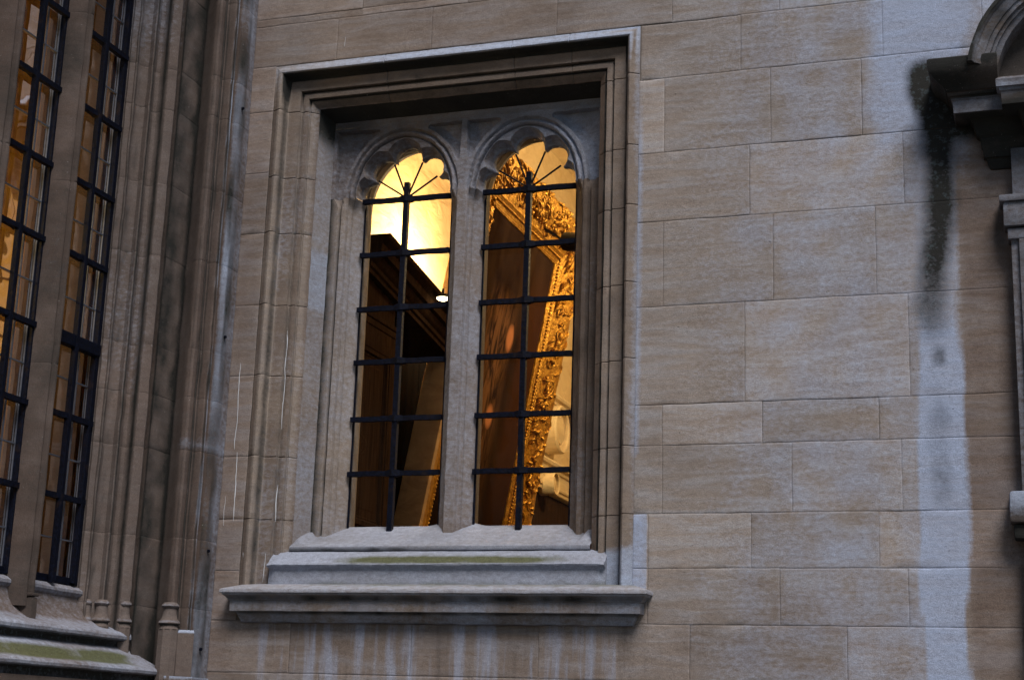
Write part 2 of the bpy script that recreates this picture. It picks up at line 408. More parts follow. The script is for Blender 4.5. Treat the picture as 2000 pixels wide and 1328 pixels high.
def tmask(x, y, z): return {'wash': .35*sm(-4.4, -3.0, x)+.2, 'tone': .6*nz(x*2, 1, z*2), 'black': .35*band(z, 5.70, 5.9, .04), 'brown': .45}  # head band darkened to paint shade below the lintel
win = tr.build('window', TRC, bld, tmask, jit=.0055, jf=11)
mull.build('mullion', TRC, win, lambda x, y, z: {'wash': .22+.3*nz(x*3, 4, z*2), 'tone': nz(1, 1, z*1.5)}, jit=.0035, jf=9)
for jb in (jambs, jambs2): jb.build('jamb', FRM, win, lambda x, y, z: {'wash': (.18 if x < -4 else .08)+.3*nz(x*3, 4, z*1.4), 'brown': .15 if x < -4 else .75, 'tone': nz(x, 1, z*1.2), 'black': max(.28*band(x, -3, -2.7, .05)*(.6+nz(x*9, 2, z*3)), .9*band(x, -4.806, -4.785, .006), .6*band(x, -4.727, -4.715, .004))}, jit=.0035, jf=9)  # dark joint at the reveal corner; groove shade painted in black
# inner rear arch behind the tracery (plastered reveal)
ra = M()
for i, cx in enumerate(CX):
    rows = []
    ang = [math.pi*k/60 for k in range(61)]
    prof = [(.352, .471), (.350, .50), (.345, .505), (.345, .53), (.352, .54), (.352, .58), (.375, .61), (.40, .70), (.46, .76)]
    cols = [[(cx+a*math.cos(t), y, ZS+(a+.055)*math.sin(t)) for a, y in prof] for t in ang]
    cols = [[(cx+a, y, 2.85) for a, y in prof]] + cols + [[(cx-a, y, 2.85) for a, y in prof]]
    ra.grid(cols)
ra.build('rear_arch', TRC, win, lambda x, y, z: {'brown': .0})
# reveal (flat returns between surround and tracery) + soffit
rv = M()
def strip(xa, ya, xb, yb, z0, z1, n=30, zj=()):
    rows = []
    for k in range(n+1):
        z = z0+(z1-z0)*k/n; rows.append([(xa+(xb-xa)*q/6, ya+(yb-ya)*q/6, z) for q in range(7)])
    return rows
rv.grid(strip(-4.850, .134, -4.798, .300, 2.70, 5.90, 60)); rv.grid(strip(-2.762, .134, -2.80, .300, 2.70, 5.90, 60))
rv.grid([[(-4.85+(2.088)*k/40, .134+.186*q/5, 5.897-.055*q/5) for q in range(6)] for k in range(41)])
def rmask(x, y, z):
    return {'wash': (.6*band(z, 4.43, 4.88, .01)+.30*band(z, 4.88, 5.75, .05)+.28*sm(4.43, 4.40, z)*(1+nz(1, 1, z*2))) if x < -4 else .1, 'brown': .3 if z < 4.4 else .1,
            'black': .9*sm(5.55, 5.8, z) if z < 5.84 else 1.8, 'tone': .5*nz(3, 1, z*2)}  # black here paints the soffit and lintel shade
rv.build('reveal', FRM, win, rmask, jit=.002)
# mitred surround
prof = [(-.004, .010), (0, 0), (.012, -.004), (.030, -.016), (.050, -.028), (.060, -.030), (.070, -.024), (.079, -.010), (.082, .010), (.083, .030), (.090, .044), (.100, .052), (.112, .050), (.120, .052),
        (.184, .054), (.187, .076), (.193, .082), (.201, .079), (.210, .072), (.222, .070), (.240, .071), (.246, .090), (.252, .096), (.258, .092), (.266, .098), (.280, .112), (.294, .124), (.300, .128), (.304, .138)]
sj = [2.944, 3.37, 3.93, 4.43, 4.95, 5.36, 5.86]
tj = [-4.3, -3.36, -2.95]
def with_joints(a, b, js, st=.06):
    n = max(1, int(abs(b-a)/st)); L = [(a+(b-a)*k/n, 0) for k in range(n+1)]
    for j in js:
        for d, q in ((-.006, 0), (-.002, .6), (0, 1), (.002, .6), (.006, 0)): L.append((j+d, q))
    L.sort(key=lambda t: t[0], reverse=b < a); return L
sr = M()
rows = []
for z, j in with_joints(2.40, ZT-.31, sj): rows.append([(XL+s, y+.006*j, z) for s, y in prof])
rows.append([(XL+s, y, ZT-s) for s, y in prof])
for x, j in with_joints(XL+.31, XR-.31, tj): rows.append([(x, y+.006*j, ZT-s) for s, y in prof])
rows.append([(XR-s, y, ZT-s) for s, y in prof])
for z, j in with_joints(ZT-.31, 2.40, sj): rows.append([(XR-s, y+.006*j, z) for s, y in prof])
sr.grid(rows)
def smask(x, y, z):
    top = z > ZT-.30 and ZT-z < min(x-XL, XR-x)+.002
    s = ZT-z if top else min(x-XL, XR-x); left = x < -4
    w = {'tone': .7*nz(x*.9, 2, z*1.1)}
    if top:
        w['wash'] = .5*sm(.078, .06, s)*sm(-5.3, -4.2, x)+.25*sm(.078, .06, s); w['black'] = 1.7*band(s, .072, .108, .008)+1.1*band(s, .186, .197, .005)+1.3*band(s, .243, .256, .005)+.4*sm(.25, .27, s)  # hood underside and steps: soot plus painted shade
        w['brown'] = .55*sm(.07, .1, s)
    elif left:
        w['brown'] = .2+.5*band(s, .11, .185, .01)+.5*sm(.05, .03, s)+.4*band(s, .205, .245, .006)+.4*sm(.285, .295, s); w['wash'] = .2*sm(.06, .1, s)*(.6+nz(x*4, 7, z*1.5)); w['black'] = .7*band(s, -.01, .006, .004)+.6*band(s, .080, .092, .004)+.45*band(s, .186, .196, .004)+.45*band(s, .243, .25, .004)  # brown and black bands paint moulding shade along with dirt
    else:
        w['brown'] = .45+.4*sm(.24, .25, s); w['wash'] = .3*sm(.05, .0, s)+.2*(nz(x*4, 7, z*1.5)); w['black'] = 1.2*band(s, .080, .100, .005)+.8*band(s, .186, .20, .005)+.8*band(s, .243, .262, .005)  # groove shade painted black on the right side too
        if z < 2.75 and s < .2: w['wash'] = .9
    return w
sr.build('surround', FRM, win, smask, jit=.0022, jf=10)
# upper sloping sill
s1 = M(); rows = []
for k in range(91):
    x = -4.848+2.084*k/90; r = []
    edge = min(x+4.848, -2.764-x)
    hump = .035*band(edge, .01, .085, .02)
    md = abs(x+3.7975); wedge = .02*sm(.22, .10, md)
    for y in [.46+(.125-.46)*q/12 for q in range(13)]:
        z = 2.775+(2.945-2.775)*((y-.10)/.36)**1.15 + (hump*sm(.36, .28, y)*sm(.10, .16, y) if edge < .12 else 0)+wedge*sm(.1, .3, y)
        r.append((x, y, z))
    r += [(x, .108, 2.776), (x, .098, 2.768), (x, .096, 2.752), (x, .100, 2.742), (x, .14, 2.738)]
    rows.append(r)
s1.grid(rows)
def sill_mask(x, y, z): return {'wash': .4+.3*nz(x*2, 1, y*6), 'black': (.6+.4*nz(x*8, 1, 1))*band(z, 2.735, 2.762, .006)*sm(-3.6, -4.2, x) if y < .12 else .25*sm(.40, .46, y), 'brown': .15, 'tone': .3*nz(x*3, 0, 0)}
s1.build('sill', SIL, win, sill_mask, jit=.002, jf=7)
# lower sill with mossy slope and plinth
s2 = M(); rows = []; N2 = 110
for k in range(N2+1):
    x = -4.95+2.31*k/N2; e = min(x+4.95, -2.64-x); tuck = .02*sm(.05, 0, e)
    g_ = .004*max(0, 1-min(abs(x+4.25), abs(x+3.34))/.008)
    rows.append([(x, .125, 2.742), (x, .09, 2.728), (x, .06, 2.706), (x, .03, 2.680), (x, .008, 2.660-tuck*.3), (x, -.012, 2.648-tuck*.3), (x, -.018, 2.638-tuck*.3), (x, -.014, 2.628), (x, 0+tuck, 2.618), (x, .008+tuck+g_, 2.604), (x, .008+tuck+g_, 2.55), (x, .006+tuck+g_, 2.49)])
s2.grid(rows); s2.poly(rows[0]); s2.poly(rows[-1][::-1])
def s2mask(x, y, z):
    mo = 1.25*band(x, -4.4, -2.95, .25)*band(z, 2.645, 2.70, .012)*(1+.5*nz(x*3, 2, 0)) if y > -.02 else 0
    return {'wash': .6+.25*nz(x*2, 6, z*8), 'moss': max(mo, .8*sm(2.525, 2.50, z)*sm(-4.9, -4.4, x)), 'black': .35*sm(2.53, 2.50, z), 'brown': .1, 'tone': .3*nz(x*2, 0, 0)}
s2.build('lower_sill', SIL, win, s2mask, jit=.003, jf=8)
# projecting cornice below with returned ends
def cornice_run(mm, xl, xr, P, y0=0, left=True, right=True, n=60, wavy=0):
    rows = []
    if left: rows += [[(xl-o, y0+.02, z) for o, z in P], [(xl-o, y0-o*.5, z) for o, z in P], [(xl-o, y0-o, z) for o, z in P]]
    else: rows += [[(xl, y0-o, z) for o, z in P]]
    for k in range(1, n): rows.append([(xl+(xr-xl)*k/n, y0-o, z) for o, z in P])
    if right: rows += [[(xr+o, y0-o, z) for o, z in P], [(xr+o, y0-o*.5, z) for o, z in P], [(xr+o, y0+.02, z) for o, z in P]]
    else: rows += [[(xr, y0-o, z) for o, z in P]]
    mm.grid(rows)
CP = [(-.02, 2.515), (.05, 2.503), (.13, 2.478), (.147, 2.470), (.152, 2.460), (.151, 2.446), (.143, 2.442), (.138, 2.441), (.137, 2.433), (.128, 2.428), (.117, 2.416), (.108, 2.404), (.107, 2.399),
      (.098, 2.399), (.0985, 2.396), (.0985, 2.335), (.097, 2.330), (.066, 2.329), (.066, 2.318), (.060, 2.317), (.056, 2.300), (.046, 2.285), (.040, 2.272), (.039, 2.262), (.01, 2.259), (-.02, 2.259)]
cn = M(); cornice_run(cn, -5.058, -2.485, CP, n=120)
def cmask(x, y, z):
    w = {'wash': .45 if z > 2.44 else .30*(1+nz(x*3, 0, 5)), 'streak': .55*(z < 2.43), 'black': 0, 'brown': .35*(z < 2.43), 'moss': .6*band(z, 2.49, 2.53, .01)*sm(-4.9, -4.3, x)}
    w['black'] = max(.8*band(z, 2.398, 2.43, .008), .85*band(z, 2.315, 2.332, .005), .6*sm(2.275, 2.262, z))*(.75+.5*nz(x*9, 3, z))  # dark bands paint shade under the fillets and fascia
    w['tone'] = .5*nz(x*1.3, 0, 2); return w
cn.build('cornice', FRM, win, cmask, jit=.0028, jf=9)
# iron bars
BZ = [5.265, 4.862, 4.468, 4.08, 3.68, 3.296]
for i, cx in enumerate(CX):
    for k, z in enumerate(BZ):
        b = M(); h = .0168
        rows = []
        for q in range(25):
            x = cx-.337+.674*q/24; sag = .0012*math.sin(q*.7+k*2+i)
            hh = h*(1.0+.12*nz(x*20, k, i)); kn = 1.0+.7*max(0, 1-abs(x-cx)/.045); hh *= 1+.28*(abs(x-cx) < .035)
            zz_ = z+sag+.004*(k % 2)
            rows.append([(x, .405-hh*kn, zz_-hh), (x, .405-hh*kn, zz_+hh), (x, .405+hh*kn*.9, zz_+hh), (x, .405+hh*kn*.9, zz_-hh)])
        b.grid(rows, closed=True); b.poly(rows[0]); b.poly(rows[-1])
        b.build('saddle_bar', IRN, win, smooth=False)
    b = M(); rows = []
    for q in range(60):
        z = 2.90+(5.385-2.90)*q/59; x = cx+.001*math.sin(z*4+i); h = .0185
        rows.append([(x-h, .397-h, z), (x+h, .397-h, z), (x+h, .397+h, z), (x-h, .397+h, z)])
    b.grid(rows, closed=True); b.poly(rows[-1]); b.build('stanchion', IRN, win, smooth=False)
    for (ex, ez) in ((.225, .150), (.108, .262), (-.108, .262), (-.225, .150)):
        b = M(); b.tube([(cx+ex*.05, .402, 5.28), (cx+ex*.5, .404, 5.275+ez*.5-.004), (cx+ex, .404, 5.27+ez)], .0068, n=6); b.build('fan_bar', IRN, win)
    b = M()
    for sx in (-1, 1): b.box((cx+sx*.340, .437, 2.93), (cx+sx*.326, .452, 5.30), .002)
    b.build('casement_frame', IRN, win, smooth=False)
    p = M(); rows = []
    p.poly([(cx-.36, .462, 2.9), (cx+.36, .462, 2.9), (cx+.36, .462, 5.72), (cx-.36, .462, 5.72)]); p.build('glass_pane', GLS, win, smooth=False)
# bird droppings on the mouldings
def drips(par, L):
    for x, y, z0, z1, w, lean in L:
        m = M()
        n = max(3, int((z0-z1)/.03)); z = z0
        rows = []; on = True
        for k in range(n+1):
            z = z0+(z1-z0)*k/n; ww = 1.15*w*(.35+.9*abs(nz(x*50, 3, z*14)))*min(1, (k+.3)/2, (n-k+.3)/2); xx = x+lean*(k/n)+nz(4, x*9, z*6)*.009+nz(2, x*5, z*20)*.003
            rows.append([(xx-ww, y, z), (xx-ww*.5, y-.0022, z), (xx+ww*.5, y-.0022, z), (xx+ww, y, z)])
        m.grid(rows); m.build('bird_dropping', WHT, par)
drips(win, [(-5.095, -.0185, 3.35, 3.05, .003, 0), (-5.10, -.0185, 2.98, 2.53, .007, .01), (-5.09, -.0195, 2.88, 2.56, .009, -.004), (-5.125, -.0105, 2.72, 2.53, .004, 0), (-5.108, -.0165, 2.70, 2.52, .009, 0),
            (-4.992, .0495, 2.72, 2.53, .0035, -.012), (-4.945, .056, 3.18, 2.93, .005, 0), (-4.944, .056, 4.25, 3.56, .0035, .0), (-5.12, -.0105, 4.88, 4.4, .0025, 0), (-5.095, -.0185, 5.1, 4.86, .003, 0)])
drips(bld, [(-5.262, -.003, 4.02, 3.42, .003, .004), (-5.235, -.003, 3.40, 2.93, .0035, .01), (-5.30, -.003, 3.1, 2.9, .002, 0), (-3.95, -.003, 6.95, 6.63, .003, 0), (-4.62, -.003, 6.37, 6.30, .002, 0)])

# ---- doorcase at the right edge
dc = M()   # pilaster shaft is the part itself
DX = -.170
dc.box((DX, -.10, 0), (.02, .02, 4.53), .006); dc.box((DX+.045, -.125, 0), (.02, -.09, 4.52), .006)
dc.box((-.150, -.08, 4.75), (.2, .02, 5.10), .006)
dc.box((.02, -.07, 0), (.9, .02, 2.0), .01)
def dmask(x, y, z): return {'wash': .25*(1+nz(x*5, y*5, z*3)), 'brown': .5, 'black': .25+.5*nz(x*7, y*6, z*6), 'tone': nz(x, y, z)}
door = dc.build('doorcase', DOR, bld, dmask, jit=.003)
EP = [(-.02, 4.99), (.015, 5.00), (.030, 5.03), (.035, 5.06), (.05, 5.065), (.053, 5.12), (.062, 5.14), (.065, 5.185), (.085, 5.20), (.10, 5.235), (.105, 5.27), (.120, 5.295), (.195, 5.297), (.208, 5.302),
      (.2095, 5.38), (.218, 5.386), (.22, 5.402), (.235, 5.406), (.237, 5.425), (.25, 5.43), (.262, 5.455), (.285, 5.475), (.318, 5.505), (.338, 5.535), (.345, 5.57), (.344, 5.605), (.33, 5.615), (.10, 5.65), (-.02, 5.66)]
en = M(); cornice_run(en, -.256, -.2, EP, n=6, right=False); en.poly([(-.2, -o, z) for o, z in EP])
en.grid([[(x, -o, z) for o, z in EP if z < 5.41]+[(x, .02, 5.41)] for x in (-.2, .5, 2.2)])
def emask(x, y, z):
    k = 1.1 if x < -.50 or z < 5.296 else .6  # stain at the left; below the soffit the black paints shade
    k = max(k, band(x, -.32, -.20, .02))
    if z > 5.6: k = .9
    if 5.30 < z < 5.39 and x > -.47 and y < -.2: k = .15
    if 5.42 < z < 5.6 and x > -.50: k = .38+.5*band(z, 5.54, 5.60, .02)
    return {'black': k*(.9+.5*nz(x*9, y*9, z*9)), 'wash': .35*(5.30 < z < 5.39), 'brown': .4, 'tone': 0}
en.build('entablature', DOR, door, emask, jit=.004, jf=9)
e2 = M(); cornice_run(e2, .025, 2.2, [(o, z-.008) for o, z in EP if z < 5.41]+[(.235, 5.40), (.24, 5.44), (.22, 5.46), (-.02, 5.47)], y0=-.10, right=False, n=60)
e2.build('ressaut', DOR, door, lambda x, y, z: {'wash': .3*(z > 5.3)*(1+2*nz(x*9, 0, z*9)), 'black': .8*(z < 5.296)+.2, 'brown': .3}, jit=.004, jf=9)  # bed mouldings painted dark as soffit shade
pd = M(); rows = []
for k in range(61):
    t = math.radians(171.5-163*k/60); cx_, cz_ = .35, 5.45
    PP = [(.725, .02), (.728, -.30), (.722, -.325), (.700, -.33), (.690, -.318), (.685, -.30), (.655, -.285), (.640, -.275), (.638, -.262), (.632, -.26), (.612, -.258), (.608, -.235), (.590, -.23), (.588, -.21), (.575, -.205), (.558, -.20), (.555, .02)]
    rows.append([(cx_+r*math.cos(t), y-(.06 if y < 0 else 0), cz_+r*math.sin(t)) for r, y in PP])
pd.grid(rows); pd.poly(rows[0]); pd.poly(rows[-1])
pd.box((-.2, -.10, 5.47), (.9, .02, 5.95))
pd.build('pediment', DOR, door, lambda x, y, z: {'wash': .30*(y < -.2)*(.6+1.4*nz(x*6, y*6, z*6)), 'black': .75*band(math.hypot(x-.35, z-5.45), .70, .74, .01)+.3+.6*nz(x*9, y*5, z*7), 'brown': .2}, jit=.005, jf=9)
cp = M(); cp.box((-.226, -.16, 4.745), (.3, .02, 4.785), .006); cp.box((-.206, -.145, 4.595), (.3, .02, 4.744), .012); cp.box((-.186, -.125, 4.520), (.3, .02, 4.585), .008)
cp.build('capital', DOR, door, dmask, jit=.003)
br = M(); br.box((-.242, -.15, 2.85), (.3, .02, 3.03), .02); br.box((-.225, -.12, 2.76), (.3, .02, 2.846), .02)
br.build('bracket', DOR, door, lambda x, y, z: {'wash': 1.0*sm(2.93, 3.0, z), 'black': .9*(z < 2.85), 'brown': .3}, jit=.004, jf=12)
lintel = M(); lintel.box((-.05, -.05, 4.2), (2.2, .02, 5.05), .01); lintel.box((.9, -.07, 0), (2.2, .02, 4.2), .01); lintel.build('door_panel', DOR, door, dmask)

# =================================================================== DARK BUILDING (left)
chb = thing('chapel_building', 'dark weathered chapel side with deeply moulded jamb and tall barred window', 'building')
A0, B0 = Vector((-5.95, -.75)), Vector((-5.34, -.20)); T0 = (B0-A0); Nn = Vector((T0.y, -T0.x)).normalized()
JP = [(0, -.02), (0, 0), (.03, .002), (.066, .002), (.070, -.006), (.076, .002), (.120, .002), (.126, .014), (.138, .016), (.146, .002), (.150, -.004),
      (.17, -.012), (.20, -.015), (.235, -.010), (.25, .004), (.257, .016), (.270, .018), (.279, .008), (.285, -.010),
      (.295, -.038), (.32, -.050), (.35, -.048), (.372, -.038), (.380, -.024), (.385, -.008), (.40, .0), (.44, .004), (.474, -.002), (.483, -.012), (.488, -.036), (.50, -.045), (.510, -.036), (.514, -.010),
      (.52, -.004), (.54, -.012), (.58, -.030), (.63, -.052), (.68, -.075), (.72, -.098), (.738, -.110), (.745, -.085), (.752, -.035),
      (.757, .010), (.765, .026), (.782, .036), (.805, .036), (.822, .026), (.834, .018), (.840, .026), (.848, .026), (.856, .010), (.865, -.002), (.88, -.004), (.893, .004), (.906, .018), (.92, .026), (.935, .024), (.944, .016), (.950, .022), (.957, .022), (.963, .006), (.968, -.010), (.98, -.014), (1.0, -.006)]
def jp(t, n, mirror=None):
    p = A0+T0*t+Nn*(n*(2.0 if n < 0 else 1.35))
    return (p.x, p.y) if mirror is None else (p.x, 2*mirror-p.y)
def jamb_rows(z0, z1, js, mirror=None):
    base = [jp(t, n, mirror) for t, n in JP]
    e = [(-5.335, -.165), (-5.332, -.14), (-5.334, -.09), (-5.338, -.05), (-5.34, .02)]
    if mirror is not None: e = [(x, 2*mirror-y-(.6 if i == 4 else 0)) for i, (x, y) in enumerate(e)]
    base += e
    rows = []
    for z, j in with_joints(z0, z1, js, .08):
        k = j*.002; rows.append([(x-k*Nn.x, y-k*Nn.y*(1 if mirror is None else -1), z) for x, y in base])
    return rows
cj = [2.33, 2.78, 3.36, 3.72, 4.05, 4.67, 5.18, 5.72, 6.02, 6.6, 7.1]
wj = M(); wj.grid(jamb_rows(1.80, 7.9, cj))
def chmask(x, y, z):
    t = (x-A0.x)/T0.x
    w = {'brown': .45+.4*sm(.5, .8, t)+.3*nz(x*4, y*4, z*.7), 'tone': 1.2*nz(x*.5, 2, z*1.2), 'wash': .22*sm(.55, .30, t)*(.5+nz(x*3, 1, z)), 'black': .7*band(t, .725, .752, .012)+.8*band(t, .288, .372, .012)+.85*band(t, .485, .515, .008)+.7*band(t, .864, .893, .006)+.6*band(t, .962, .985, .005)+.5*band(t, .066, .076, .003)+.5*band(t, .145, .165, .004)+.4*band(t, .828, .838, .003)}  # black bands paint shade into the jamb hollows and grooves
    if t > .97:
        w['black'] = .45+.6*nz(z*3, 3, y*20); w['wash'] = .35+.5*nz(z*2, 8, y*9); w['moss'] = .25*nz(z*4, 1, 3)
        if y > -.08: w = {'brown': .6, 'wash': .3+.3*nz(z*2, 8, y*9), 'tone': 0}
    w['wash'] = w.get('wash', 0)+.3*band(z, 3.37, 3.42, .02)*sm(.7, .8, t)
    return w
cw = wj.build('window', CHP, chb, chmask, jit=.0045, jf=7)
# wall mass around
wm = M()
wm.box((-6.10, -.70, 0), (-5.36, .04, 1.80)); 
NL = 5; P0 = -1.02; PER = .70
y_end = P0-PER*(NL-1)-.27
mir = (-.75+y_end)/2
nj = M(); nj.grid(jamb_rows(1.80, 7.9, cj, mirror=mir)); nj.build('near_jamb', CHP, cw, lambda x, y, z: {'brown': .6})
wm.box((-6.08, y_end-3.5, 0), (-5.345, y_end-1.22, 9)); wm.box((-6.08, y_end-1.25, 0), (-5.52, -.10, 1.84)); wm.box((-6.10, -8.5, 7.8), (-5.345, .0, 9)); 
wm.box((-6.02, -.69, 1.8), (-5.98, .05, 7.9)); wm.box((-5.98, -.11, 1.8), (-5.36, .04, 7.9)); wm.box((-6.02, y_end-1.3, 1.8), (-5.98, y_end-.06, 7.9))
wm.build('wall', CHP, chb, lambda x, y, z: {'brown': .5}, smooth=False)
# moulded sill, extruded along y, cut on the jamb line
SP = [(-5.97, 2.43), (-5.93, 2.425), (-5.905, 2.415), (-5.885, 2.398), (-5.884, 2.380), (-5.895, 2.365), (-5.905, 2.352), (-5.903, 2.335), (-5.89, 2.29), (-5.865, 2.25), (-5.83, 2.215), (-5.78, 2.185), (-5.73, 2.168), (-5.69, 2.158), (-5.665, 2.146), (-5.652, 2.130), (-5.652, 2.112), (-5.665, 2.098), (-5.695, 2.092), (-5.70, 2.088),
      (-5.70, 2.064), (-5.685, 2.050), (-5.655, 2.034), (-5.62, 2.006), (-5.59, 1.976), (-5.56, 1.955), (-5.52, 1.944), (-5.495, 1.934), (-5.484, 1.918), (-5.486, 1.902), (-5.50, 1.890), (-5.53, 1.886), (-5.535, 1.88), (-5.535, 1.6), (-5.52, 1.2), (-5.52, 0)]
sl = M(); rows = []; NS = 70
for k in range(NS+1):
    q = k/NS; r = []
    for x, z in SP:
        ye = -.75+(x+5.95)*.9+.10+(.05 if z < 2.0 else 0); ys = y_end-.2
        y = ys+(ye-ys)*q; r.append((x, y, z))
    rows.append(r)
sl.grid(rows)
def slmask(x, y, z):
    w = {'wash': .42+.25*nz(y*2, 1, z*9), 'brown': .3, 'tone': 0}
    w['moss'] = 1.3*band(z, 1.945, 2.028, .010)*sm(-.42, -.62, y)*(.95+.5*nz(y*3, 2, z*6)) if x > -5.67 and z < 2.05 else 0
    if 2.06 < z < 2.10 or 1.87 < z < 1.90: w['black'] = .9  # undersides of the rolls painted dark as shade
    if 2.19 < z < 2.36: w['wash'] = .15; w['brown'] = .6
    if z < 1.88: w['wash'] = .5; w['streak'] = .4
    return w
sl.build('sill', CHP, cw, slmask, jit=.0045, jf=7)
# shaft bases
def lathe(mm, cx, cy, P, n=18):
    mm.grid([[(cx+r*math.cos(2*math.pi*k/n), cy+r*math.sin(2*math.pi*k/n), z) for k in range(n)] for r, z in P], closed=True)
for t, nn, rs in ((.150, -.006, .024), (.262, -.004, .037), (.445, -.012, .032), (.790, .010, .044)):
    x, y = jp(t, nn); b = M()
    zb = 2.335+.012*(t-.4)
    P = [(rs*.9, zb+.02), (rs*1.25, zb+.006), (rs*1.32, zb-.003), (rs*1.2, zb-.012), (rs*1.0, zb-.018), (rs*1.02, zb-.055), (rs*1.2, zb-.085), (rs*1.55, zb-.102), (rs*1.62, zb-.112), (rs*1.5, zb-.120), (rs*1.3, zb-.124), (rs*1.35, zb-.14), (rs*1.5, zb-.150)]
    lathe(b, x, y, P)
    P8 = [(rs*1.5, zb-.150), (rs*1.52, zb-.16), (rs*1.52, 1.86 if t > .3 else 2.0)]
    lathe(b, x, y, P8, 8)
    b.build('shaft_base', CHP, cw, lambda x, y, z, zb=zb: {'wash': .22*band(z, zb-.012, zb+.01, .004)+.22*band(z, zb-.112, zb-.095, .005), 'black': .8*band(z, zb-.128, zb-.115, .004), 'brown': .3}, jit=.002)  # black ring is a painted undershadow
pb = M(); 
x0, y0 = jp(.86, .030); x1, y1 = jp(.985, .030); xm, ym = jp(.86, -.08); xn, yn = jp(.985, -.08)
rows = [[(a[0], a[1], z) for a in ((xm, ym), (x0, y0), ((x0+x1)/2, (y0+y1)/2), (x1, y1), (xn, yn))] for z in (1.80, 2.0, 2.165, 2.176)]
rows.append([(xm, ym, 2.20)]*1+[(x0-.01, y0+.012, 2.19), ((x0+x1)/2, (y0+y1)/2+.01, 2.192), (x1-.01, y1+.012, 2.19), (xn, yn, 2.2)])
pb.grid(rows); pb.build('plinth_block', CHP, cw, lambda x, y, z: {'wash': .9*sm(2.165, 2.18, z), 'brown': .5}, jit=.004, jf=20)
lowb = M(); lowb.grid([[(x, y, z) for x, y in [jp(t, n-.0) for t, n in ((-.1, .0), (.70, -.03), (.74, -.06), (.752, .02), (.77, .06), (1.0, .03))]+[(-5.325, -.12), (-5.325, .02)]] for z in (0, .6, 1.2, 1.78, 1.875, 1.895)]); lowb.build('plinth', CHP, cw, lambda x, y, z: {'wash': .8*sm(1.87, 1.89, z), 'brown': .4}, jit=.004)
# mullions
for k in range(NL-1):
    yc = -1.37-PER*k; mm = M()
    MP = [(-5.99, -.075), (-5.955, -.08), (-5.95, -.078), (-5.90, -.074), (-5.85, -.064), (-5.81, -.050), (-5.792, -.040), (-5.790, -.035), (-5.822, -.031), (-5.824, -.022), (-5.790, -.018), (-5.774, -.014), (-5.768, -.006), (-5.767, 0)]
    MP = MP+[(x, -d) for x, d in MP[::-1][1:]]
    rows = [[(x-.004*j, yc+d, z) for x, d in MP] for z, j in with_joints(2.25, 7.9, [3.72, 4.9, 6.05, 7.1], .08)]
    mm.grid(rows)
    mm.box((-5.93, yc-.03, 2.08), (-5.755, yc+.03, 2.30), .012); mm.box((-5.80, yc-.036, 2.305), (-5.75, yc+.036, 2.325), .008)
    mm.build('mullion', CHP, cw, lambda x, y, z: {'brown': .9+.3*nz(1, y*3, z), 'black': .30+.4*nz(4, y*9, z*2), 'wash': .0+.2*nz(3, y*3, z*1.5), 'tone': nz(2, y, z)}, jit=.004, jf=9)
BZ2 = [7.07, 6.55, 6.03, 5.51, 5.0, 4.51, 3.96, 3.47, 2.96]
for k in range(NL):
    yc = P0-PER*k
    for q, z in enumerate(BZ2):
        b = M(); thick = .045 if (k == 0 and abs(z-3.96) < .02) else .017
        if thick > .03:
            b.box((-5.945, yc-.29, z-.045), (-5.885, yc+.275, z+.035), .006)
        else:
            rows = []
            for s_ in range(21):
                y = yc-.285+.57*s_/20; kn = 1+.6*max(0, 1-abs(y-yc)/.05); h = thick*(1+.1*nz(y*30, z, 1))
                rows.append([(-5.915-h*kn, y, z-h), (-5.915-h*kn, y, z+h), (-5.915+h*kn*1.1, y, z+h), (-5.915+h*kn*1.1, y, z-h)])
            b.grid(rows, closed=True); b.poly(rows[0]); b.poly(rows[-1])
        b.build('saddle_bar', IRN, cw, smooth=False)
    b = M(); b.box((-5.915, yc-.017, 2.42), (-5.878, yc+.017, 7.8), .003); b.build('stanchion', IRN, cw, smooth=False)
    c = M()
    for d in (-.262, -.13, .13, .262):
        c.box((-5.957, yc+d-.0045, 2.45), (-5.947, yc+d+.0045, 7.85))
    for za, zb_ in zip([7.5]+BZ2, BZ2+[2.45]):
        c.box((-5.9565, yc-.265, (za+zb_)/2-.004), (-5.9475, yc+.265, (za+zb_)/2+.004))
    c.build('lead_came', LED, cw, smooth=False)
    fr = M(); fr.box((-5.965, yc+.262, 2.43), (-5.91, yc+.300, 7.85), .004); fr.box((-5.962, yc-.29, 2.43), (-5.93, yc+.26, 2.475), .004)
    if k == 0: fr.box((-5.935, yc+.235, 2.44), (-5.895, yc+.2615, 3.915), .004)
    fr.build('casement_frame', IRN, cw, smooth=False)
    p = M(); p.poly([(-5.960, yc-.3, 2.4), (-5.960, yc+.3, 2.4), (-5.960, yc+.3, 7.9), (-5.960, yc-.3, 7.9)]); p.build('glass_pane', GLS, cw, smooth=False)
# rusted iron stubs in the outer moulding
for z in (5.85, 4.18, 2.08, 2.72):
    b = M(); b.tube([(-5.345, -.12, z), (-5.318, -.135, z-.004)], .011, n=7); b.build('iron_stub', IRN, cw)

# =================================================================== LIT ROOM BEHIND THE ARCHED WINDOW
XW = -5.35
def slab(name, a, c, mat): m_ = M(); m_.box(a, c); return structure(m_.build(name, mat, smooth=False))
slab('room_wall', (XW-.1, .752, 1.9), (XW, 9.9, 8.3), PLS)
slab('room_end_wall', (XW, 9.7, 1.9), (1.6, 9.9, 8.3), PLS)
slab('room_side_wall', (1.5, .752, 1.9), (1.6, 9.7, 8.3), PLS)
slab('room_ceiling', (XW, .752, 8.2), (1.5, 9.7, 8.3), PLS)
slab('room_floor', (XW, .752, 1.8), (1.5, 9.7, 1.9), OAK)
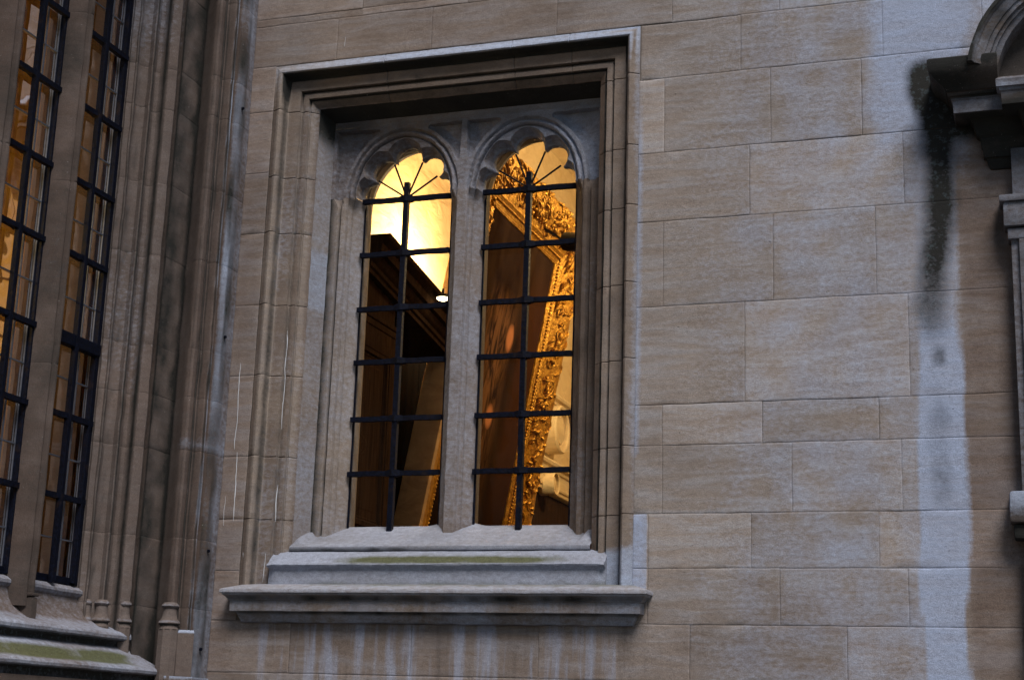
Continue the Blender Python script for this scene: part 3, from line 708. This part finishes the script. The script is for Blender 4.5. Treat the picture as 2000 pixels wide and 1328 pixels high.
# leaning portrait in a carved gilt frame
ly, hy, tz, bz = 3.20, 5.03, 6.17, 2.75
def pp(y, z, o=0):    # point on the leaning picture plane, o = towards the room
    k = .174; nx = 1/math.sqrt(1+k*k); return (-4.62-k*(tz-z)+o*nx, y, z-o*nx*k)
pic = thing('framed_painting', 'huge dark portrait in a carved gilt frame, leaning forward behind the right-hand light', 'painting', (-5.2, 4.1, 2.2))
cv = M(); cv.grid([[pp(ly+(hy-ly)*i/20, bz+(tz-bz)*j/20, 0) for i in range(21)] for j in range(21)])
def canvas():
    g = N('old_oil_painting'); sp = g.n('SeparateXYZ'); g.l(g.pos, sp.inputs[0]); Y, Z = sp.outputs[1], sp.outputs[2]
    n = g.noise(1.6, (1, 1.6, .7), det=6, dist=.8); n2 = g.noise(7, (1, 2, .5), det=6, dist=1)
    c = g.mix(g.rng(n, .3, .7), (.016, .008, .006), (.042, .024, .015))
    Yw = g.math('ADD', Y, g.math('MULTIPLY', g.math('SUBTRACT', n2, .5), .25))
    dr = g.math('MULTIPLY', g.rng(Yw, 4.45, 4.62), g.rng(Z, 6.1, 5.6)); c = g.mix(g.math('MULTIPLY', dr, .7), c, (.050, .020, .011))
    fig = g.math('MULTIPLY', g.math('MULTIPLY', g.rng(Yw, 3.5, 3.8), g.rng(Yw, 4.4, 4.1)), g.math('MULTIPLY', g.rng(Z, 5.65, 5.35), g.rng(n2, .4, .6)))
    c = g.mix(g.math('MULTIPLY', fig, .7), c, (.20, .095, .045))
    def spot(y, z, ry, rz):
        a = g.math('DIVIDE', g.math('SUBTRACT', Y, y), ry); b = g.math('DIVIDE', g.math('SUBTRACT', Z, z), rz)
        d = g.math('ADD', g.math('MULTIPLY', a, a), g.math('MULTIPLY', b, b)); d = g.math('ADD', d, g.math('MULTIPLY', n2, .8)); return g.rng(d, 1.5, .7)
    for y, z, ry, rz in ((4.25, 5.22, .10, .14), (4.12, 4.45, .10, .12)): c = g.mix(spot(y, z, ry, rz), c, (.42, .17, .08))
    c = g.mix(g.rng(Z, 4.3, 3.4, 0, .7), c, (.012, .007, .005))
    return g.finish(c, .6, bump=g.noise(40), dist=.002, Specular_IOR_Level=.0)
cv.build('canvas', canvas(), pic)
FP = [(-.01, -.04), (0, .012), (.018, .020), (.030, .012), (.045, .018), (.10, .040), (.115, .055), (.13, .050), (.145, .044), (.20, .060), (.30, .095), (.38, .125), (.43, .135), (.47, .125), (.50, .10), (.505, .0), (.50, -.06)]
gf = M(); rows = []
def fr_pt(side, u, s, o):
    if side == 'R': return pp(hy+s, tz+s-(tz-bz+2*s)*u, o)
    if side == 'T': return pp(ly-s+(hy-ly+2*s)*u, tz+s, o)
    if side == 'L': return pp(ly-s, bz-s+(tz-bz+2*s)*u, o)
    return pp(hy+s-(hy-ly+2*s)*u, bz-s, o)
for sd_ in 'TRBL':
    rows = [[fr_pt(sd_, k/40, s, o) for s, o in FP] for k in range(41)]; gf.grid(rows)
fb = M(); fb.grid([[fr_pt('L', k/20, s_, o_) for s_, o_ in ((.40, -.10), (.495, -.10), (.507, -.09), (.508, -.03), (.514, -.025), (.514, .04), (.512, .12), (.500, .140), (.45, .145), (.43, .12))] for k in range(21)])
BRW = plaster('bare_brown_timber', (.62, .40, .22), (.42, .26, .14))
fb.build('frame_back', BRW, pic)
gfo = gf.build('gilt_frame', GLD, pic, jit=.006, jf=12)
cr = M(); rnd = random.Random(3)
def scroll(side, u, s0, size, hand, turns=1.4):
    pts = []; rr = []
    L = (hy-ly+.5) if side in 'TB' else (tz-bz+.5)
    for k in range(22):
        t = k/21; a = hand*(t*turns*2*math.pi)+ (0 if hand > 0 else math.pi); r = size*(1-t*.85)
        ds, du = math.sin(a)*r, math.cos(a)*r
        s = min(.46 if side != 'L' else .40, max(.13, s0+ds)); o = .05+.24*(s-.14)+.012
        pts.append(Vector(fr_pt(side, u+du/L, s, o))); rr.append(.0105*(1-.5*t)*(1 if size > .07 else .8))
    cr.tube(pts, rr, n=6)
def leaf(side, u, s0, ln, ang):
    L = (hy-ly+.5) if side in 'TB' else (tz-bz+.5); pts = []; rr = []
    for k in range(7):
        t = k/6; s = min(.47 if side != 'L' else .40, max(.12, s0+math.sin(ang)*ln*t)); uu = u+math.cos(ang+t*.9)*ln*t/L; o = .06+.20*(s-.14)+.022*math.sin(t*math.pi)
        pts.append(Vector(fr_pt(side, uu, s, o))); rr.append(.003+.015*math.sin(math.pi*(t*.85+.1))**1.2)
    cr.tube(pts, rr, n=6)
for side, cnt in (('T', 9), ('R', 15), ('B', 9), ('L', 15)):
    for k in range(cnt):
        u = (k+.5)/cnt; h = 1 if k % 2 else -1
        if side == 'L' and u < .62: continue
        scroll(side, u, .27+.03*h, .085, h); scroll(side, u+.35/cnt, .38-.03*h, .055, -h, 1.2)
        for _ in range(11): leaf(side, u+rnd.uniform(-.5, .5)/cnt, rnd.uniform(.17, .42), rnd.uniform(.05, .10), rnd.uniform(0, 6.28))
    for k in range(int(cnt*7)):   # inner bead row
        p = fr_pt(side, (k+.5)/(cnt*7), .072, .036); bm = bmesh.new(); bmesh.ops.create_icosphere(bm, subdivisions=1, radius=.014); cr.frombm(bm, Matrix.Translation(p))
for u in (.30, .5, .72):   # cresting clusters along the top rail
    for _ in range(34): leaf('T', u+rnd.uniform(-.05, .05), rnd.uniform(.25, .47), rnd.uniform(.09, .16), rnd.uniform(0, 6.28))
cr.build('carving', GLD, gfo, weld=False)
# dark panelled oak doorcase in front of the room wall
oak = thing('oak_doorcase', 'dark oak panelled doorcase with a raking cornice behind the left-hand light', 'doorcase', (-5.0, 1.6, 1.9))
PX = -4.80
bd = M(); bd.box((PX-.06, .80, 1.9), (PX-.02, 1.60, 4.92)); bd.box((-5.34, .80, 1.9), (PX-.06, .86, 4.9))
shade_m = M(); shade_m.grid([[(-5.325+.012*math.sin(k*1.7), 1.60+2.3*k/60, z) for k in range(61)] for z in (1.9, 3.2, 4.86)]); shade_m.build('recess_shade_sheet', BLK2, oak); bd.box((-5.30, .86, 4.86), (PX-.06, 2.68, 4.92))  # black sheet added in place of the opening's shade
bd.build('case', OAK, oak, smooth=False)
def frame_panel(y0, y1, z0, z1, nm='door_panel'):
    m_ = M(); P = [(0, 0), (.0, .018), (.035, .020), (.045, .004), (.06, .006), (.075, -.010), (.10, -.006), (.13, .004), (.135, .004)]
    rr = []
    for (a, b) in ((1, 1), (-1, 1), (-1, -1), (1, -1), (1, 1)):
        rr.append([(PX-.02+o, (y0 if a > 0 else y1)+a*s, (z1 if b > 0 else z0)-b*s) for s, o in P])
    m_.grid(rr); s = .135; m_.poly([(PX-.016, y0+s, z0+s), (PX-.016, y1-s, z0+s), (PX-.016, y1-s, z1-s), (PX-.016, y0+s, z1-s)])
    m_.build(nm, OAK, oak)
st_ = M(); st_.box((PX-.02, .80, 1.9), (PX+.004, .90, 4.55), .003); st_.box((PX-.02, 1.50, 1.9), (PX+.004, 1.62, 4.55), .003)
st_.box((PX-.02, .80, 4.552), (PX+.012, 1.62, 4.60), .004); st_.box((PX-.02, .80, 4.605), (PX+.022, 1.63, 4.64), .004); st_.box((PX-.02, .90, 4.38), (PX+.004, 1.50, 4.551), .003)
st_.build('stile', OAK, oak)
frame_panel(.90, 1.50, 3.05, 4.38); frame_panel(.90, 1.50, 1.95, 3.0)
ck = M(); rows = []
KP = [(-.5, 0), (.03, 0), (.035, .03), (.05, .04), (.055, .07), (.09, .10), (.10, .13), (.13, .14), (.14, .20), (.19, .24), (.20, .27), (-.5, .27)]
for k in range(13):
    q = k/12; y = .93+1.77*q; zb_ = 5.02-.26*sm(0, 1, q)*1.0
    zb_ = 5.05-.15*(y-.95)
    rows.append([(PX+o, y, zb_+z-.12) for o, z in KP])
ck.grid(rows); ck.poly(rows[0]); ck.poly(rows[-1]); ck.build('cornice', OAK, oak)
# wall lamp glowing beyond the cornice
def wall_lamp(loc, label, power, grp=None):
    t = thing('wall_lamp', label, 'lamp', loc, grp)
    a = M(); x, y, z = loc; a.tube([(XW+.005, y, z-.10), (x-.02, y, z-.12), (x, y, z-.05)], .012, n=8); a.build('arm', BLK, t)
    g_ = M(); bm = bmesh.new(); bmesh.ops.create_uvsphere(bm, u_segments=16, v_segments=10, radius=.07); g_.frombm(bm, Matrix.Translation(loc) @ Matrix.Diagonal((1, 1.3, .55, 1))); g_.build('globe', LMP, t)
    ld = bpy.data.lights.new('lamp_light', 'POINT'); ld.energy = power; ld.color = (1, .74, .38); ld.shadow_soft_size = .09
    lo = bpy.data.objects.new('lamp_light', ld); link(lo, t); lo.location = (0, 0, .14)
wall_lamp((-4.92, 2.98, 5.26), 'glowing wall lamp just beyond the oak cornice', 260)
dl = thing('downlight', 'small glowing downlight under the outer edge of the oak cornice', 'lamp', (-4.56, 1.94, 4.98))
g_ = M(); lathe(g_, -4.56, 1.94, [(.001, 4.950), (.030, 4.953), (.046, 4.962), (.050, 4.972)], 18); g_.build('lens', LMP, dl)
g_ = M(); lathe(g_, -4.56, 1.94, [(.052, 4.972), (.054, 4.985), (.045, 5.000), (.012, 5.006), (.010, 5.05)], 18); g_.build('housing', BLK, dl)
def pendant(loc, label, power):
    t = thing('pendant_lamp', label, 'lamp', loc); x, y, z = loc
    a = M(); a.tube([(x, y, z+.12), (x, y, 8.2)], .01); a.build('rod', BLK, t)
    g_ = M(); bm = bmesh.new(); bmesh.ops.create_uvsphere(bm, u_segments=20, v_segments=12, radius=.14); g_.frombm(bm, Matrix.Translation(loc)); g_.build('globe', LMP, t)
    ld = bpy.data.lights.new('lamp_light', 'POINT'); ld.energy = power; ld.color = (1, .70, .34); ld.shadow_soft_size = .2
    lo = bpy.data.objects.new('lamp_light', ld); link(lo, t); lo.location = (0, 0, -.2)
pendant((-2.2, 5.2, 6.9), 'round glass pendant lamp hanging in the lit room', 430)
# black picture spotlight
sp = thing('spotlight', 'black picture spotlight hanging in front of the top corner of the gilt frame', 'lamp', (-4.0, 3.5, 5.9))
hd = M(); hd.tube([(-3.80, 3.5, 5.85), (-3.84, 3.5, 5.86), (-4.00, 3.5, 5.885), (-4.045, 3.5, 5.892), (-4.06, 3.5, 5.894)], [.05, .085, .088, .080, .06], n=16); hd.build('lamp_head', BLK, sp)
ar = M(); ar.tube([(-3.90, 3.5, 5.94), (-3.88, 3.5, 6.2), (-3.6, 3.5, 8.2)], .014); ar.build('arm', BLK, sp)
bn = M(); rows = []
for x, z in ((-4.22, 6.012), (-4.15, 5.975), (-4.06, 5.905)): rows.append([(x, 3.46, z-.010), (x, 3.46, z+.010), (x, 3.54, z+.010), (x, 3.54, z-.010)])
bn.grid(rows, closed=True); bn.poly(rows[0]); bn.poly(rows[-1]); bn.build('barn_door', BLK, sp, smooth=False)
# plaster chimneypiece and arch mouldings lower right
pm = thing('plaster_doorcase', 'cream carved plaster doorcase seen low behind the gilt frame', 'doorcase', (-5.2, 7.2, 1.9))
e = M(); rows = []
KP2 = [(-.07, 4.20), (.0, 4.20), (.015, 4.21), (.02, 4.245), (.035, 4.25), (.04, 4.27), (.03, 4.28), (.03, 4.42), (.05, 4.43), (.06, 4.46), (.09, 4.48), (.10, 4.51), (.095, 4.53), (.02, 4.56), (-.07, 4.57)]
for k in range(11): rows.append([(-5.27+o, 6.3+2.9*k/10, z) for o, z in KP2])
e.grid(rows); e.poly(rows[0])
rows = [[(-5.27+o, 6.3+2.9*k/10, z+.76) for o, z in KP2[7:]] for k in range(11)]; e.grid(rows)
e.build('entablature', PLS, pm)
vol = [(7.12, 4.90, .27, .16), (6.93, 4.27, .13, .16)]
for y, z, r, pj in vol:
    v = M(); rows = []
    for a in range(33):
        q = 2*math.pi*a/32; rows.append([(-5.30+o, y+rr*math.cos(q), z+rr*math.sin(q)) for rr, o in ((r, 0), (r, pj), (r*.94, pj+.02), (r*.84, pj+.015), (r*.78, pj-.04), (r*.62, pj-.05), (r*.58, pj-.01), (r*.35, pj), (0, pj+.01))])
    v.grid(rows); v.build('volute', PLS, pm)
dd = M(); dd.box((XW+.001, 6.0, 1.9), (XW+.03, 9.2, 4.19)); dd.build('door', OAK, pm, smooth=False)

# =================================================================== LIT ROOM BEHIND THE CHAPEL WINDOW
def amber():
    g = N('amber_lit_plaster'); n = g.noise(2.5, (3, 3, 1), det=6, dist=2.5); return g.finish(g.mix(g.rng(n, .35, .65), (.74, .42, .05), (.42, .19, .018)), .7, bump=n, dist=.02)
AMB = amber()
JIN = plaster('inner_jamb_stone', (.30, .20, .13), (.20, .13, .085))
ij = M(); ij.grid([[(x, y, z) for x, y in ((-6.02, -.735), (-6.05, -.725), (-6.13, -.70), (-6.14, -.715), (-6.16, -.715), (-6.17, -.69), (-6.26, -.655), (-6.27, -.62), (-6.29, -.60), (-6.50, -.50), (-6.9, -.30))] for z in (1.9, 4, 6, 8)])
ij.build('inner_jamb', JIN, cw)
slab('chapel_end_wall', (-9.0, -.05, 1.0), (-6.11, .05, 8.3), AMB)
slab('chapel_far_wall', (-9.1, -8, 1.0), (-9.0, .05, 8.3), AMB)
slab('chapel_ceiling', (-9.0, -8, 8.2), (-6.1, -.051, 8.3), PLS)
slab('chapel_floor', (-9.0, -8, .9), (-6.1, -.051, 1.0), OAK)
slab('chapel_back_wall', (-9.0, -8.1, 1.0), (-6.1, -8.0, 8.3), PLS)
t = thing('chapel_lamp', 'round amber lamp inside the tall barred window', 'lamp', (-7.5, -1.9, 5.2))
g_ = M(); bm = bmesh.new(); bmesh.ops.create_uvsphere(bm, u_segments=16, v_segments=10, radius=.12); g_.frombm(bm, Matrix.Translation((-7.5, -1.9, 5.2))); g_.build('globe', LMP, t)
a = M(); a.tube([(-7.5, -1.9, 5.3), (-7.5, -1.9, 8.2)], .01); a.build('rod', BLK, t)
ld = bpy.data.lights.new('lamp_light', 'POINT'); ld.energy = 95; ld.color = (1, .62, .20); ld.shadow_soft_size = .15
lo = bpy.data.objects.new('lamp_light', ld); link(lo, t); lo.location = (0, 0, -.2)
